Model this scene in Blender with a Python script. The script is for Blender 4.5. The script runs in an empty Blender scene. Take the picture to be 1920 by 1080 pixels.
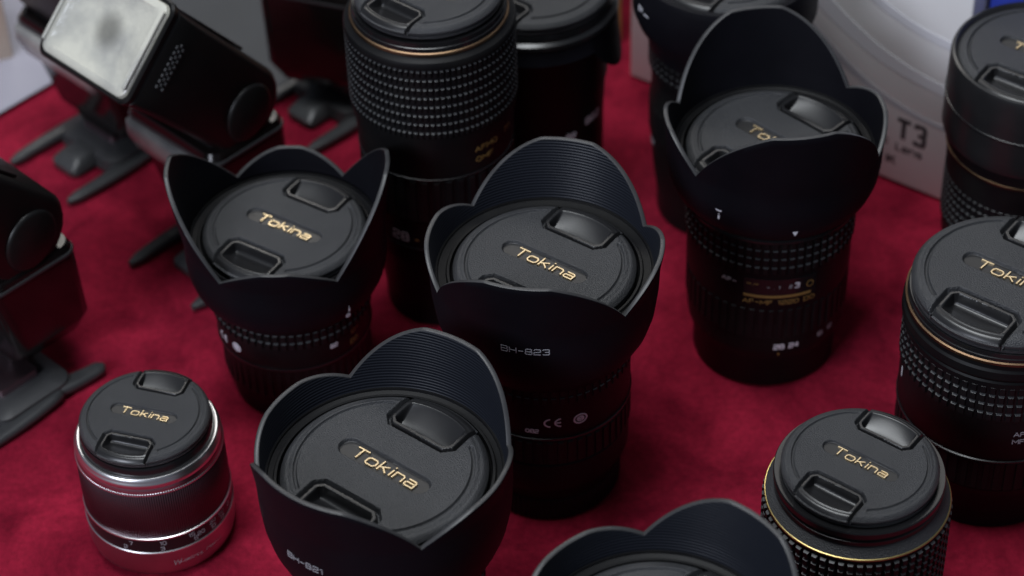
import bpy, bmesh, math, random
from mathutils import Vector, Matrix
random.seed(7)
MM = 0.001
scene = bpy.context.scene

# ------------------------------------------------------------------ camera
PITCH, ROLL, DIST = math.radians(42), math.radians(-2), 1.191
fwd = Vector((0, math.cos(PITCH), -math.sin(PITCH)))
rt0 = Vector((1, 0, 0)); up0 = rt0.cross(fwd)
rt = rt0*math.cos(ROLL) + up0*math.sin(ROLL)
up = up0*math.cos(ROLL) - rt0*math.sin(ROLL)
cam_d = bpy.data.cameras.new('camera'); cam = bpy.data.objects.new('camera', cam_d)
scene.collection.objects.link(cam); scene.camera = cam
M3 = Matrix((rt, up, -fwd)).transposed()
cam.matrix_world = Matrix.Translation(-fwd*DIST) @ M3.to_4x4()
cam_d.sensor_width = 36; cam_d.lens = 4500/1920*36
cam_d.clip_start = 0.05; cam_d.clip_end = 50
cam_d.dof.use_dof = True; cam_d.dof.focus_distance = 0.985; cam_d.dof.aperture_fstop = 7.2
cam_d.dof.aperture_blades = 9

# ------------------------------------------------------------------ light
w = bpy.data.worlds.new('World'); scene.world = w; w.use_nodes = True
w.node_tree.nodes['Background'].inputs[0].default_value = (0.72, 0.80, 1.0, 1)
w.node_tree.nodes['Background'].inputs[1].default_value = 0.12
def area(name, loc, target, size, power, color, size_y=None):
    d = bpy.data.lights.new(name, 'AREA'); d.energy = power; d.color = color
    d.shape = 'RECTANGLE'; d.size = size; d.size_y = size_y or size
    o = bpy.data.objects.new(name, d); scene.collection.objects.link(o)
    o.location = loc
    o.rotation_euler = (Vector(target)-Vector(loc)).to_track_quat('-Z', 'Y').to_euler()
    return o
area('ceiling_light_back', (-0.45, 1.62, 1.5), (-0.1, 0, 0), 0.34, 3.2, (1.0, 0.96, 0.90), 0.30)
area('ceiling_light_over', (-0.25, -0.15, 2.0), (0, 0, 0), 0.95, 26, (0.93, 0.97, 1.0), 0.7)
area('cap_reflection_fill', (0.25, 1.75, 1.75), (0, 0, 0), 1.3, 7, (1.0, 0.97, 0.93), 0.8)  # added broad back fill, gives the caps and their lettering a moderate reflection
area('window_light', (-1.3, -1.7, 1.35), (0.1, 0.05, 0.05), 0.7, 31, (0.82, 0.87, 1.0), 0.8)
scene.view_settings.view_transform = 'Standard'; scene.view_settings.look = 'None'
scene.view_settings.exposure = 0; scene.view_settings.gamma = 1
scene.view_settings.use_curve_mapping = False

# ------------------------------------------------------------------ materials
def mat(name, col, rough=.5, metal=0, spec=.5, bump=None, mottle=None, coat=0, sheen=0):
    """bump=(scale, strength, distance_mm); mottle=(scale, col2, lo, hi)"""
    m = bpy.data.materials.new(name); m.use_nodes = True
    nt = m.node_tree; b = nt.nodes['Principled BSDF']
    b.inputs['Base Color'].default_value = (*col, 1); b.inputs['Roughness'].default_value = rough
    b.inputs['Metallic'].default_value = metal; b.inputs['Specular IOR Level'].default_value = spec
    b.inputs['Coat Weight'].default_value = coat
    tc = nt.nodes.new('ShaderNodeTexCoord')
    if sheen:
        b.inputs['Sheen Weight'].default_value = sheen; b.inputs['Sheen Roughness'].default_value = .4
    if bump:
        n = nt.nodes.new('ShaderNodeTexNoise'); n.inputs['Scale'].default_value = bump[0]
        n.inputs['Detail'].default_value = 3; nt.links.new(tc.outputs['Object'], n.inputs['Vector'])
        bp = nt.nodes.new('ShaderNodeBump'); bp.inputs['Strength'].default_value = bump[1]
        bp.inputs['Distance'].default_value = bump[2]*MM
        nt.links.new(n.outputs['Fac'], bp.inputs['Height']); nt.links.new(bp.outputs['Normal'], b.inputs['Normal'])
    if mottle:
        n = nt.nodes.new('ShaderNodeTexNoise'); n.inputs['Scale'].default_value = mottle[0]; n.inputs['Detail'].default_value = 6
        nt.links.new(tc.outputs['Object'], n.inputs['Vector'])
        r = nt.nodes.new('ShaderNodeValToRGB'); r.color_ramp.elements[0].position = mottle[2]; r.color_ramp.elements[1].position = mottle[3]
        r.color_ramp.elements[0].color = (*col, 1); r.color_ramp.elements[1].color = (*mottle[1], 1)
        nt.links.new(n.outputs['Fac'], r.inputs['Fac']); nt.links.new(r.outputs['Color'], b.inputs['Base Color'])
        # smudges: roughness varies too
        mr = nt.nodes.new('ShaderNodeMapRange'); mr.inputs['To Min'].default_value = rough*.85; mr.inputs['To Max'].default_value = min(1, rough*1.15)
        nt.links.new(n.outputs['Fac'], mr.inputs['Value']); nt.links.new(mr.outputs['Result'], b.inputs['Roughness'])
    return m
M = {}
M['cap'] = mat('cap_plastic', (.030, .031, .034), .46, bump=(1700, 1.0, .50), mottle=(45, (.037, .038, .041), .3, .7))
M['clip'] = mat('clip_plastic', (.012, .012, .013), .30, mottle=(60, (.016, .016, .017), .3, .7))
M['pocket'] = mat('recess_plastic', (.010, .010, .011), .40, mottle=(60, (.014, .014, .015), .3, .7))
M['gold'] = mat('gold_lettering', (.60, .47, .29), .32, metal=1, mottle=(400, (.72, .59, .38), .3, .7))
M['gold_line'] = mat('gold_band', (.52, .40, .16), .3, metal=1)
M['copper_line'] = mat('copper_band', (.15, .095, .06), .38, metal=1, mottle=(60, (.26, .17, .10), .35, .65))
M['hood'] = mat('hood_plastic', (.004, .004, .006), .55, spec=.12, bump=(1800, .5, .12), mottle=(30, (.006, .006, .009), .3, .7))
M['hood_edge'] = mat('top_lit_hood_edge', (.034, .034, .036), .42, mottle=(90, (.050, .050, .052), .35, .7))  # paler colour stands in for overhead light on the polished rims
M['barrel'] = mat('barrel_paint', (.004, .004, .005), .48, spec=.16, bump=(1500, .25, .05), mottle=(50, (.008, .008, .008), .3, .7))
M['shiny'] = mat('glossy_black_ring', (.010, .010, .011), .25)
M['rubber'] = mat('grip_rubber', (.005, .005, .006), .50, spec=.25, bump=(900, .3, .1), mottle=(120, (.008, .008, .008), .4, .75))
M['rubber_edge'] = mat('top_lit_rubber_edge', (.045, .047, .050), .45, mottle=(120, (.075, .077, .080), .35, .7))  # overhead light on the grip blocks' top bevels, painted as a paler colour
M['white'] = mat('white_print', (.72, .72, .78), .6)
M['grey_print'] = mat('grey_print', (.35, .35, .38), .6)
M['gold_print'] = mat('gold_print', (.28, .17, .05), .5)
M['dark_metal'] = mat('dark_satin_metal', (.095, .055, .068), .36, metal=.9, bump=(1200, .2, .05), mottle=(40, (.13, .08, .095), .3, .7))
M['red_print'] = mat('red_print', (.45, .03, .03), .5)
M['silver'] = mat('silver_metal', (.80, .79, .80), .30, metal=1, bump=(900, .1, .04), mottle=(40, (.88, .87, .87), .3, .7))
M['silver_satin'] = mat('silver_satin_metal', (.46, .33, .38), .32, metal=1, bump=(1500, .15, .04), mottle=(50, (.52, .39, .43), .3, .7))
M['flash'] = mat('flash_plastic', (.006, .006, .006), .38, spec=.35, bump=(1500, .2, .05), mottle=(50, (.009, .008, .008), .3, .7))
M['flash_gloss'] = mat('flash_gloss_plastic', (.006, .005, .005), .18, spec=.4, mottle=(30, (.008, .006, .006), .3, .7))
M['stand'] = mat('stand_plastic', (.035, .036, .038), .38, bump=(900, .3, .1), mottle=(50, (.045, .046, .048), .3, .7))
M['silver_panel'] = mat('silvery_panel', (.16, .16, .16), .22, mottle=(40, (.34, .33, .31), .4, .65))
M['box'] = mat('white_carton', (.79, .78, .78), .5, mottle=(14, (.84, .83, .83), .3, .7))
M['box_grey'] = mat('grey_carton_print', (.70, .70, .74), .5, mottle=(20, (.74, .74, .78), .3, .7))
M['box_dgrey'] = mat('dark_grey_carton_print', (.44, .44, .48), .5, mottle=(20, (.50, .50, .54), .3, .7))
M['ink'] = mat('dark_ink', (.05, .045, .05), .6)
M['blue'] = mat('blue_carton', (.02, .035, .32), .45, mottle=(20, (.03, .06, .42), .3, .7))
M['gold_box'] = mat('gold_carton', (.30, .19, .05), .45, mottle=(60, (.42, .30, .10), .35, .7))
M['cream'] = mat('cream_carton', (.52, .42, .34), .6, mottle=(40, (.60, .50, .40), .3, .7))
M['paper'] = mat('grey_paper', (.33, .32, .38), .6, bump=(60, .2, 1.0), mottle=(12, (.40, .39, .45), .3, .7))
M['paper2'] = mat('darker_grey_paper', (.035, .038, .043), .55, bump=(60, .2, 1.0), mottle=(12, (.055, .058, .065), .3, .7))

# ridged inner wall of the hoods: real concentric grooves as bump along the axis
def ridged():
    m = mat('ridged_hood_plastic', (.010, .012, .018), .40, spec=.35)
    nt = m.node_tree; b = nt.nodes['Principled BSDF']
    tc = nt.nodes.new('ShaderNodeTexCoord'); wv = nt.nodes.new('ShaderNodeTexWave')
    wv.wave_type = 'BANDS'; wv.bands_direction = 'Z'; wv.wave_profile = 'SIN'
    wv.inputs['Scale'].default_value = .314/.00140
    nt.links.new(tc.outputs['Object'], wv.inputs['Vector'])
    bp = nt.nodes.new('ShaderNodeBump'); bp.inputs['Strength'].default_value = 1.0; bp.inputs['Distance'].default_value = .20*MM
    nt.links.new(wv.outputs['Fac'], bp.inputs['Height']); nt.links.new(bp.outputs['Normal'], b.inputs['Normal'])
    return m
M['ridged'] = ridged()

def fresnel_lens():
    m = mat('ribbed_flash_window', (.34, .34, .32), .16, mottle=(34, (.56, .55, .48), .36, .60))
    nt = m.node_tree; b = nt.nodes['Principled BSDF']
    b.inputs['Subsurface Weight'].default_value = .0
    tc = nt.nodes.new('ShaderNodeTexCoord')
    n = nt.nodes.new('ShaderNodeTexNoise'); n.inputs['Scale'].default_value = 260; n.inputs['Detail'].default_value = 5
    nt.links.new(tc.outputs['Object'], n.inputs['Vector'])
    bp = nt.nodes.new('ShaderNodeBump'); bp.inputs['Strength'].default_value = .6; bp.inputs['Distance'].default_value = .8*MM
    nt.links.new(n.outputs['Fac'], bp.inputs['Height']); nt.links.new(bp.outputs['Normal'], b.inputs['Normal'])
    t = math.radians(48); cy, cz = -92*.88*math.cos(t), 92*.88*math.sin(t)+83
    vm = nt.nodes.new('ShaderNodeVectorMath'); vm.operation = 'DISTANCE'; vm.inputs[1].default_value = (4*MM, cy*MM, cz*MM)
    nt.links.new(tc.outputs['Object'], vm.inputs[0])
    mr = nt.nodes.new('ShaderNodeMapRange'); mr.interpolation_type = 'SMOOTHSTEP'
    mr.inputs['From Min'].default_value = 2.5*MM; mr.inputs['From Max'].default_value = 13*MM
    mr.inputs['To Min'].default_value = .42; mr.inputs['To Max'].default_value = 1
    nt.links.new(vm.outputs['Value'], mr.inputs['Value'])
    old = b.inputs['Base Color'].links[0].from_socket
    mx = nt.nodes.new('ShaderNodeMix'); mx.data_type = 'RGBA'; mx.blend_type = 'MULTIPLY'; mx.inputs[0].default_value = 1
    nt.links.new(old, mx.inputs[6]); nt.links.new(mr.outputs['Result'], mx.inputs[7]); nt.links.new(mx.outputs[2], b.inputs['Base Color'])
    return m
M['fresnel'] = fresnel_lens()
def reflector():
    m = mat('flash_reflector', (.85, .85, .80), .35, metal=.6)
    nt = m.node_tree; b = nt.nodes['Principled BSDF']
    tc = nt.nodes.new('ShaderNodeTexCoord'); n = nt.nodes.new('ShaderNodeTexNoise'); n.inputs['Scale'].default_value = 55; n.inputs['Detail'].default_value = 3
    nt.links.new(tc.outputs['Object'], n.inputs['Vector'])
    r = nt.nodes.new('ShaderNodeValToRGB'); r.color_ramp.elements[0].position = .35; r.color_ramp.elements[1].position = .62
    r.color_ramp.elements[0].color = (.40, .41, .42, 1); r.color_ramp.elements[1].color = (.92, .91, .84, 1)
    nt.links.new(n.outputs['Fac'], r.inputs['Fac']); nt.links.new(r.outputs['Color'], b.inputs['Base Color'])
    return m
M['reflector'] = reflector()

def velvet():
    m = bpy.data.materials.new('red_velvet'); m.use_nodes = True
    nt = m.node_tree; b = nt.nodes['Principled BSDF']; N = nt.nodes.new; L = nt.links.new
    tc = N('ShaderNodeTexCoord')
    n1 = N('ShaderNodeTexNoise'); n1.inputs['Scale'].default_value = 24; n1.inputs['Detail'].default_value = 7; n1.inputs['Roughness'].default_value = .62; n1.inputs['Distortion'].default_value = .6
    L(tc.outputs['Object'], n1.inputs['Vector'])
    r = N('ShaderNodeValToRGB'); e = r.color_ramp.elements
    e[0].position = .36; e[0].color = (.135, .0026, .014, 1); e[1].position = .66; e[1].color = (.31, .011, .035, 1)
    L(n1.outputs['Fac'], r.inputs['Fac'])
    n2 = N('ShaderNodeTexNoise'); n2.inputs['Scale'].default_value = 420; n2.inputs['Detail'].default_value = 4
    L(tc.outputs['Object'], n2.inputs['Vector'])
    mx = N('ShaderNodeMix'); mx.data_type = 'RGBA'; mx.blend_type = 'MULTIPLY'; mx.inputs[0].default_value = .45
    L(r.outputs['Color'], mx.inputs[6]); L(n2.outputs['Color'], mx.inputs[7])
    r2 = N('ShaderNodeValToRGB'); r2.color_ramp.elements[0].position = .3; r2.color_ramp.elements[1].position = .7
    r2.color_ramp.elements[0].color = (.55, .55, .55, 1); r2.color_ramp.elements[1].color = (1.25, 1.25, 1.25, 1)
    L(n2.outputs['Fac'], r2.inputs['Fac']); L(r2.outputs['Color'], mx.inputs[7])
    L(mx.outputs[2], b.inputs['Base Color'])
    b.inputs['Roughness'].default_value = .9; b.inputs['Specular IOR Level'].default_value = .1
    b.inputs['Sheen Weight'].default_value = .22; b.inputs['Sheen Roughness'].default_value = .45
    b.inputs['Sheen Tint'].default_value = (.9, .16, .26, 1)
    n3 = N('ShaderNodeTexNoise'); n3.inputs['Scale'].default_value = 900; n3.inputs['Detail'].default_value = 2
    L(tc.outputs['Object'], n3.inputs['Vector'])
    bp = N('ShaderNodeBump'); bp.inputs['Strength'].default_value = .6; bp.inputs['Distance'].default_value = .5*MM
    L(n3.outputs['Fac'], bp.inputs['Height'])
    n4 = N('ShaderNodeTexNoise'); n4.inputs['Scale'].default_value = 38; n4.inputs['Detail'].default_value = 4
    L(tc.outputs['Object'], n4.inputs['Vector'])
    b4 = N('ShaderNodeBump'); b4.inputs['Strength'].default_value = .7; b4.inputs['Distance'].default_value = 3*MM
    L(n4.outputs['Fac'], b4.inputs['Height']); L(b4.outputs['Normal'], bp.inputs['Normal']); L(bp.outputs['Normal'], b.inputs['Normal'])
    return m
M['velvet'] = velvet()

# ------------------------------------------------------------------ mesh helpers (all lengths in mm)
class MB:
    def __init__(s): s.v = []; s.f = []
    def add(s, vs, fs):
        o = len(s.v); s.v += [tuple(p) for p in vs]; s.f += [tuple(i+o for i in f) for f in fs]
    def lathe(s, prof, n=128, rmod=None, close=False):
        vs = []; fs = []
        for r, z in prof:
            for i in range(n):
                a = 2*math.pi*i/n; q = r + (rmod(a) if rmod else 0)
                vs.append((q*math.cos(a), q*math.sin(a), z))
        k = len(prof)
        for j in range(k - (0 if close else 1)):
            j2 = (j+1) % k
            for i in range(n):
                i2 = (i+1) % n
                fs.append((j*n+i, j*n+i2, j2*n+i2, j2*n+i))
        s.add(vs, fs)
    def box(s, x0, x1, y0, y1, z0, z1, T=None):
        vs = [(x, y, z) for z in (z0, z1) for y in (y0, y1) for x in (x0, x1)]
        if T: vs = [T(*p) for p in vs]
        s.add(vs, [(0, 2, 3, 1), (4, 5, 7, 6), (0, 1, 5, 4), (2, 6, 7, 3), (0, 4, 6, 2), (1, 3, 7, 5)])
    def build(s, name, m, parent=None, smooth=35, bevel=0, kind=None):
        me = bpy.data.meshes.new(name)
        me.from_pydata([(x*MM, y*MM, z*MM) for x, y, z in s.v], [], s.f)
        bm = bmesh.new(); bm.from_mesh(me)
        bmesh.ops.recalc_face_normals(bm, faces=bm.faces)
        if bevel:
            es = [e for e in bm.edges if len(e.link_faces) == 2 and e.calc_face_angle(0) > math.radians(40)]
            bmesh.ops.bevel(bm, geom=es, offset=bevel*MM, segments=3, profile=.5, affect='EDGES', clamp_overlap=True)
        bm.to_mesh(me); bm.free()
        if smooth:
            me.polygons.foreach_set('use_smooth', [True]*len(me.polygons))
            if smooth < 180:
                me.set_sharp_from_angle(angle=math.radians(smooth))
        o = bpy.data.objects.new(name, me); scene.collection.objects.link(o)
        me.materials.append(M[m]) if m else None
        if parent: o.parent = parent
        return o
def empty(name, loc, rz=0):
    o = bpy.data.objects.new(name, None); scene.collection.objects.link(o)
    o.empty_display_size = .02
    o.location = [q*MM for q in loc]; o.rotation_euler = (0, 0, math.radians(rz)); return o
def tag(o, label=None, cat=None, group=None, kind=None):
    if label: o['label'] = label
    if cat: o['category'] = cat
    if group: o['group'] = group
    if kind: o['kind'] = kind
    return o

# ---- stroke lettering: glyphs on a unit cap height, (width, [polylines])
def rr(x0, y0, x1, y1, c=.12):    # rounded box loop
    return [(x0+c, y0), (x1-c, y0), (x1, y0+c), (x1, y1-c), (x1-c, y1), (x0+c, y1), (x0, y1-c), (x0, y0+c), (x0+c, y0)]
def arc(cx, cy, r, a0, a1, n=9, ry=None):
    ry = ry or r
    return [(cx+r*math.cos(math.radians(a0+(a1-a0)*i/(n-1))), cy+ry*math.sin(math.radians(a0+(a1-a0)*i/(n-1)))) for i in range(n)]
G = {
 'T': (1.05, [[(0, 1), (1.05, 1)], [(.52, 1), (.52, 0)]]),
 'o': (.86, [rr(0, 0, .86, .66, .16)]),
 'k': (.78, [[(0, 0), (0, 1)], [(.06, .32), (.72, .68)], [(.30, .40), (.78, 0)]]),
 'i': (.04, [[(.02, 0), (.02, .68)], [(.02, .88), (.02, 1.0)]]),
 'n': (.78, [[(0, 0), (0, .66), (.62, .66), (.78, .52), (.78, 0)]]),
 'a': (.80, [[(.04, .66), (.66, .66), (.80, .54), (.80, 0), (.1, 0), (0, .1), (0, .26), (.1, .36), (.80, .36)]]),
 'B': (.75, [[(0, 0), (0, 1), (.65, 1), (.72, .9), (.72, .6), (.65, .52), (0, .52)], [(.65, .52), (.75, .42), (.75, .1), (.65, 0), (0, 0)]]),
 'H': (.78, [[(0, 0), (0, 1)], [(.78, 0), (.78, 1)], [(0, .5), (.78, .5)]]),
 '-': (.6, [[(0, .5), (.6, .5)]]),
 '8': (.75, [rr(0, 0, .75, .5, .1), rr(.04, .5, .71, 1, .1)]),
 '2': (.75, [[(0, .8), (.1, 1), (.65, 1), (.75, .9), (.75, .6), (.65, .5), (.1, .45), (0, .35), (0, 0), (.75, 0)]]),
 '3': (.75, [[(0, .85), (.1, 1), (.65, 1), (.75, .9), (.75, .6), (.65, .5), (.25, .5)], [(.65, .5), (.75, .4), (.75, .1), (.65, 0), (.1, 0), (0, .15)]]),
 '1': (.3, [[(0, .8), (.25, 1), (.25, 0)]]),
 '0': (.7, [rr(0, 0, .7, 1, .2)]),
 '4': (.75, [[(.55, 0), (.55, 1), (0, .3), (.75, .3)]]),
 '5': (.75, [[(.7, 1), (.05, 1), (0, .55), (.6, .55), (.75, .42), (.75, .12), (.6, 0), (0, 0)]]),
 '7': (.7, [[(0, 1), (.7, 1), (.25, 0)]]),
 '6': (.75, [[(.7, 1), (.15, 1), (0, .8), (0, .1), (.1, 0), (.65, 0), (.75, .1), (.75, .4), (.65, .52), (0, .52)]]),
 'C': (.6, [arc(.6, .5, .58, 100, 260, 11, .5)]),
 'E': (.6, [arc(.6, .5, .58, 100, 260, 11, .5), [(.05, .5), (.5, .5)]]),
 'D': (.75, [[(0, 0), (0, 1), (.6, 1), (.75, .85), (.75, .15), (.6, 0), (0, 0)]]),
 'e': (.6, [[(0, .35), (.6, .35), (.6, .55), (.5, .66), (.1, .66), (0, .55), (0, .1), (.1, 0), (.58, 0)]]),
 'l': (.04, [[(.02, 0), (.02, 1)]]),
 'L': (.6, [[(0, 1), (0, 0), (.6, 0)]]),
 's': (.55, [[(.55, .66), (.1, .66), (0, .55), (.05, .36), (.5, .33), (.55, .1), (.45, 0), (0, 0)]]),
 'A': (.8, [[(0, 0), (.4, 1), (.8, 0)], [(.15, .35), (.65, .35)]]),
 'F': (.65, [[(0, 0), (0, 1), (.65, 1)], [(0, .52), (.55, .52)]]),
 'M': (.9, [[(0, 0), (0, 1), (.45, .35), (.9, 1), (.9, 0)]]),
 'I': (.04, [[(.02, 0), (.02, 1)]]),
 'S': (.7, [[(.7, 1), (.1, 1), (0, .9), (0, .6), (.1, .52), (.6, .48), (.7, .38), (.7, .1), (.6, 0), (0, 0)]]),
 'c': (.5, [[(.5, .66), (.1, .66), (0, .55), (0, .1), (.1, 0), (.5, 0)]]),
 'r': (.4, [[(0, 0), (0, .66), (.4, .66)]]),
 'm': (.9, [[(0, 0), (0, .66), (.9, .66), (.9, 0)], [(.45, 0), (.45, .66)]]),
 't': (.4, [[(.12, .9), (.12, 0), (.4, 0)], [(0, .66), (.4, .66)]]),
 'W': (1.0, [[(0, 1), (.25, 0), (.5, .9), (.75, 0), (1, 1)]]),
 'O': (.8, [arc(.4, .5, .4, 0, 360, 17, .5)]),
 'R': (.75, [[(0, 0), (0, 1), (.65, 1), (.75, .9), (.75, .6), (.65, .5), (0, .5)], [(.4, .5), (.75, 0)]]),
 'K': (.72, [[(0, 0), (0, 1)], [(.7, 1), (0, .45)], [(.2, .6), (.72, 0)]]),
 '@': (1.1, [arc(.55, .5, .55, 0, 360, 21), arc(.55, .5, .27, 0, 360, 13), [(.45, .4), (.65, .6)], [(.35, .5), (.75, .5)]]),
 '.': (.05, [[(0, 0), (.05, 0)]]), ' ': (.45, []),
 '/': (.5, [[(0, 0), (.5, 1)]]),
 'v': (.6, [[(0, .9), (.6, .9), (.3, .3), (0, .9)], [(.15, .75), (.45, .75), (.3, .45)]]),
 'o2': (.3, []),
}
def strokes(txt, h, wt, sp=.22, slant=0, wid=1.0):
    """ribbons (list of quads-strips in 2D) for a text of cap height h, centred on 0"""
    x = 0; out = []
    for ch in txt:
        wd, pls = G[ch]
        for pl in pls:
            out.append([((x + px*wid + py*slant)*h, (py-.5)*h) for px, py in pl])
        x += wd*wid + sp
    W = (x - sp)*h
    return [[(px - W/2, py) for px, py in pl] for pl in out], W
def lettering(name, txt, h, wt, depth, mapf, m, parent, sp=.22, slant=0, wid=1.0, maxseg=.8):
    mb = MB(); pls, W = strokes(txt, h, wt, sp, slant, wid)
    for pl in pls:
        q = [pl[0]]
        for a, b in zip(pl, pl[1:]):
            L = math.dist(a, b); k = max(1, int(L/maxseg))
            for i in range(1, k+1): q.append((a[0]+(b[0]-a[0])*i/k, a[1]+(b[1]-a[1])*i/k))
        n = len(q); closed = math.dist(q[0], q[-1]) < 1e-6
        L_, R_ = [], []
        for i in range(n):
            if closed: p0 = q[i-1] if i else q[-2]; p1 = q[i+1] if i < n-1 else q[1]
            else: p0 = q[max(0, i-1)]; p1 = q[min(n-1, i+1)]
            a1 = (q[i][0]-p0[0], q[i][1]-p0[1]); a2 = (p1[0]-q[i][0], p1[1]-q[i][1])
            l1 = math.hypot(*a1); l2 = math.hypot(*a2)
            if l1 < 1e-9: a1, l1 = a2, l2
            if l2 < 1e-9: a2, l2 = a1, l1
            n1 = (-a1[1]/l1, a1[0]/l1); n2 = (-a2[1]/l2, a2[0]/l2)
            mx, my = n1[0]+n2[0], n1[1]+n2[1]; ml = math.hypot(mx, my) or 1
            mx, my = mx/ml, my/ml; k_ = min(1.5, 1/max(.3, mx*n1[0]+my*n1[1]))
            nx, ny = mx*wt/2*k_, my*wt/2*k_
            L_.append((q[i][0]+nx, q[i][1]+ny)); R_.append((q[i][0]-nx, q[i][1]-ny))
        vs = []
        for (a, b) in zip(L_, R_):
            ia = (a[0]*.8+b[0]*.2, a[1]*.8+b[1]*.2); ib = (a[0]*.2+b[0]*.8, a[1]*.2+b[1]*.8)
            vs += [mapf(a[0], a[1], 0), mapf(ia[0], ia[1], depth), mapf(ib[0], ib[1], depth), mapf(b[0], b[1], 0)]
        fs = []
        for i in range(n-1):
            for k in range(3): fs.append((4*i+k, 4*i+k+1, 4*i+k+5, 4*i+k+4))
        if not closed: fs += [(0, 1, 2, 3), (4*n-4, 4*n-3, 4*n-2, 4*n-1)]
        mb.add(vs, fs)
    return mb.build(name, m, parent, smooth=30)
def flat(x0=0, y0=0, z0=0, a=0):
    c, s_ = math.cos(math.radians(a)), math.sin(math.radians(a))
    return lambda u, v, d: (x0+u*c-v*s_, y0+u*s_+v*c, z0+d)
def wrap(R, deg, z0):   # text on a barrel, reading left to right seen from outside; deg = direction it faces
    a0 = math.radians(deg)
    return lambda u, v, d: ((R+d)*math.cos(a0+u/R), (R+d)*math.sin(a0+u/R), z0+v)

def sst(a, b, x):
    t = max(0, min(1, (x-a)/(b-a))); return t*t*(3-2*t)

# ------------------------------------------------------------------ the pinch cap
RC = 41.3
def cap_field(x, y):
    """height of the cap's face (mm) and D = distance inside the clip channel"""
    r = math.hypot(x, y)
    z = -sst(36.3, 38.6, r)*.7 - max(0, r-38.6)**1.7*.42
    th = math.degrees(math.atan2(y, x))
    ln = (x > 0 and abs(th) < 54) or (x < 0 and abs(th) > 123)
    if ln:
        e = min(1, (54-abs(th) if x > 0 else abs(th)-123)*math.radians(1)*35/1.0)
        z -= 1.3*max(0, 1-((r-35.4)/.85)**4)*max(0, e) if abs(r-35.4) < .85 else 0
    # lettering pocket
    ax = max(0, abs(x)-17.6); d = math.hypot(ax, y) - 4.9
    z -= 1.5*(1-sst(-.6, 0, d))
    D = min(17.9-abs(x), abs(y)-18.6, ((17.9-abs(x))+(abs(y)-18.6)-4.2)/1.4142)
    if D > 0:
        base = z
        zc = base - 3.4*sst(0, .9, D)
        if D > 1.6:
            zf = base*.8 - .35
            zc = zc + (zf-zc)*sst(1.6, 2.3, D)
            rim = 37.0
            if D > 3.7 and r < rim:
                y0 = 22.3; t = max(0, min(1, (abs(y)-y0)/(max(.1, math.sqrt(max(1, rim*rim-x*x))-y0))))
                q = math.sin(math.pi*t**.42) if t > 0 else 0
                dd = 5.6*max(0, q)**.8*sst(3.7, 4.8, min(17.9-abs(x), D+1.5*t*4))
                zc -= dd*sst(rim, rim-1.0, r) if False else dd
        z = zc
    return z, D
def cap_meshes():
    nr, nt = 128, 560
    body, clipA, clipB = MB(), MB(), MB()
    rs = [RC*((i/nr)**.92) for i in range(1, nr+1)]
    pts = [(0, 0, cap_field(0, 0)[0])]; Ds = [-9]
    for r in rs:
        for j in range(nt):
            a = 2*math.pi*j/nt; x, y = r*math.cos(a), r*math.sin(a)
            z, D = cap_field(x, y); pts.append((x, y, z)); Ds.append(D)
    groups = {0: [], 1: [], 2: []}
    def cls(ids):
        D = sum(Ds[i] for i in ids)/len(ids)
        if D < 1.5: return 0
        return 1 if sum(pts[i][1] for i in ids) > 0 else 2
    for j in range(nt):
        f = (0, 1+j, 1+(j+1) % nt); groups[0].append(f)
    for i in range(nr-1):
        for j in range(nt):
            f = (1+i*nt+j, 1+(i+1)*nt+j, 1+(i+1)*nt+(j+1) % nt, 1+i*nt+(j+1) % nt)
            groups[cls(f)].append(f)
    out = []
    for g, mb in ((0, body), (1, clipA), (2, clipB)):
        used = sorted({i for f in groups[g] for i in f}); mp = {k: n for n, k in enumerate(used)}
        mb.add([pts[i] for i in used], [tuple(mp[i] for i in f) for f in groups[g]])
    # side wall of the cap: steps, with the two clips' sides standing a little proud
    zt = pts[-1][2]
    side = [(RC, None), (RC+.15, -3.3), (RC-.1, -4.4), (RC-1.2, -4.7), (RC-1.2, -5.6), (RC-.2, -5.8), (RC-.2, -7.0), (RC-2.2, -7.4)]
    n = nt; vs = []; fs = []
    for k, (r, z) in enumerate(side):
        for j in range(n):
            a = 2*math.pi*j/n
            zz = pts[1+(nr-1)*nt+j][2] if z is None else z
            x = RC*math.cos(a)
            rr_ = r + (.7 if (abs(x) < 16.4 and 0 < k < 3) else 0) - (.8 if (16.4 <= abs(x) < 17.9 and 0 < k < 3) else 0)
            vs.append((rr_*math.cos(a), rr_*math.sin(a), zz))
    for k in range(len(side)-1):
        for j in range(n):
            fs.append((k*n+j, k*n+(j+1) % n, (k+1)*n+(j+1) % n, (k+1)*n+j))
    body.add(vs, fs)
    return body, clipA, clipB
_b, _c1, _c2 = cap_meshes()
CAP = {}
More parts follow.
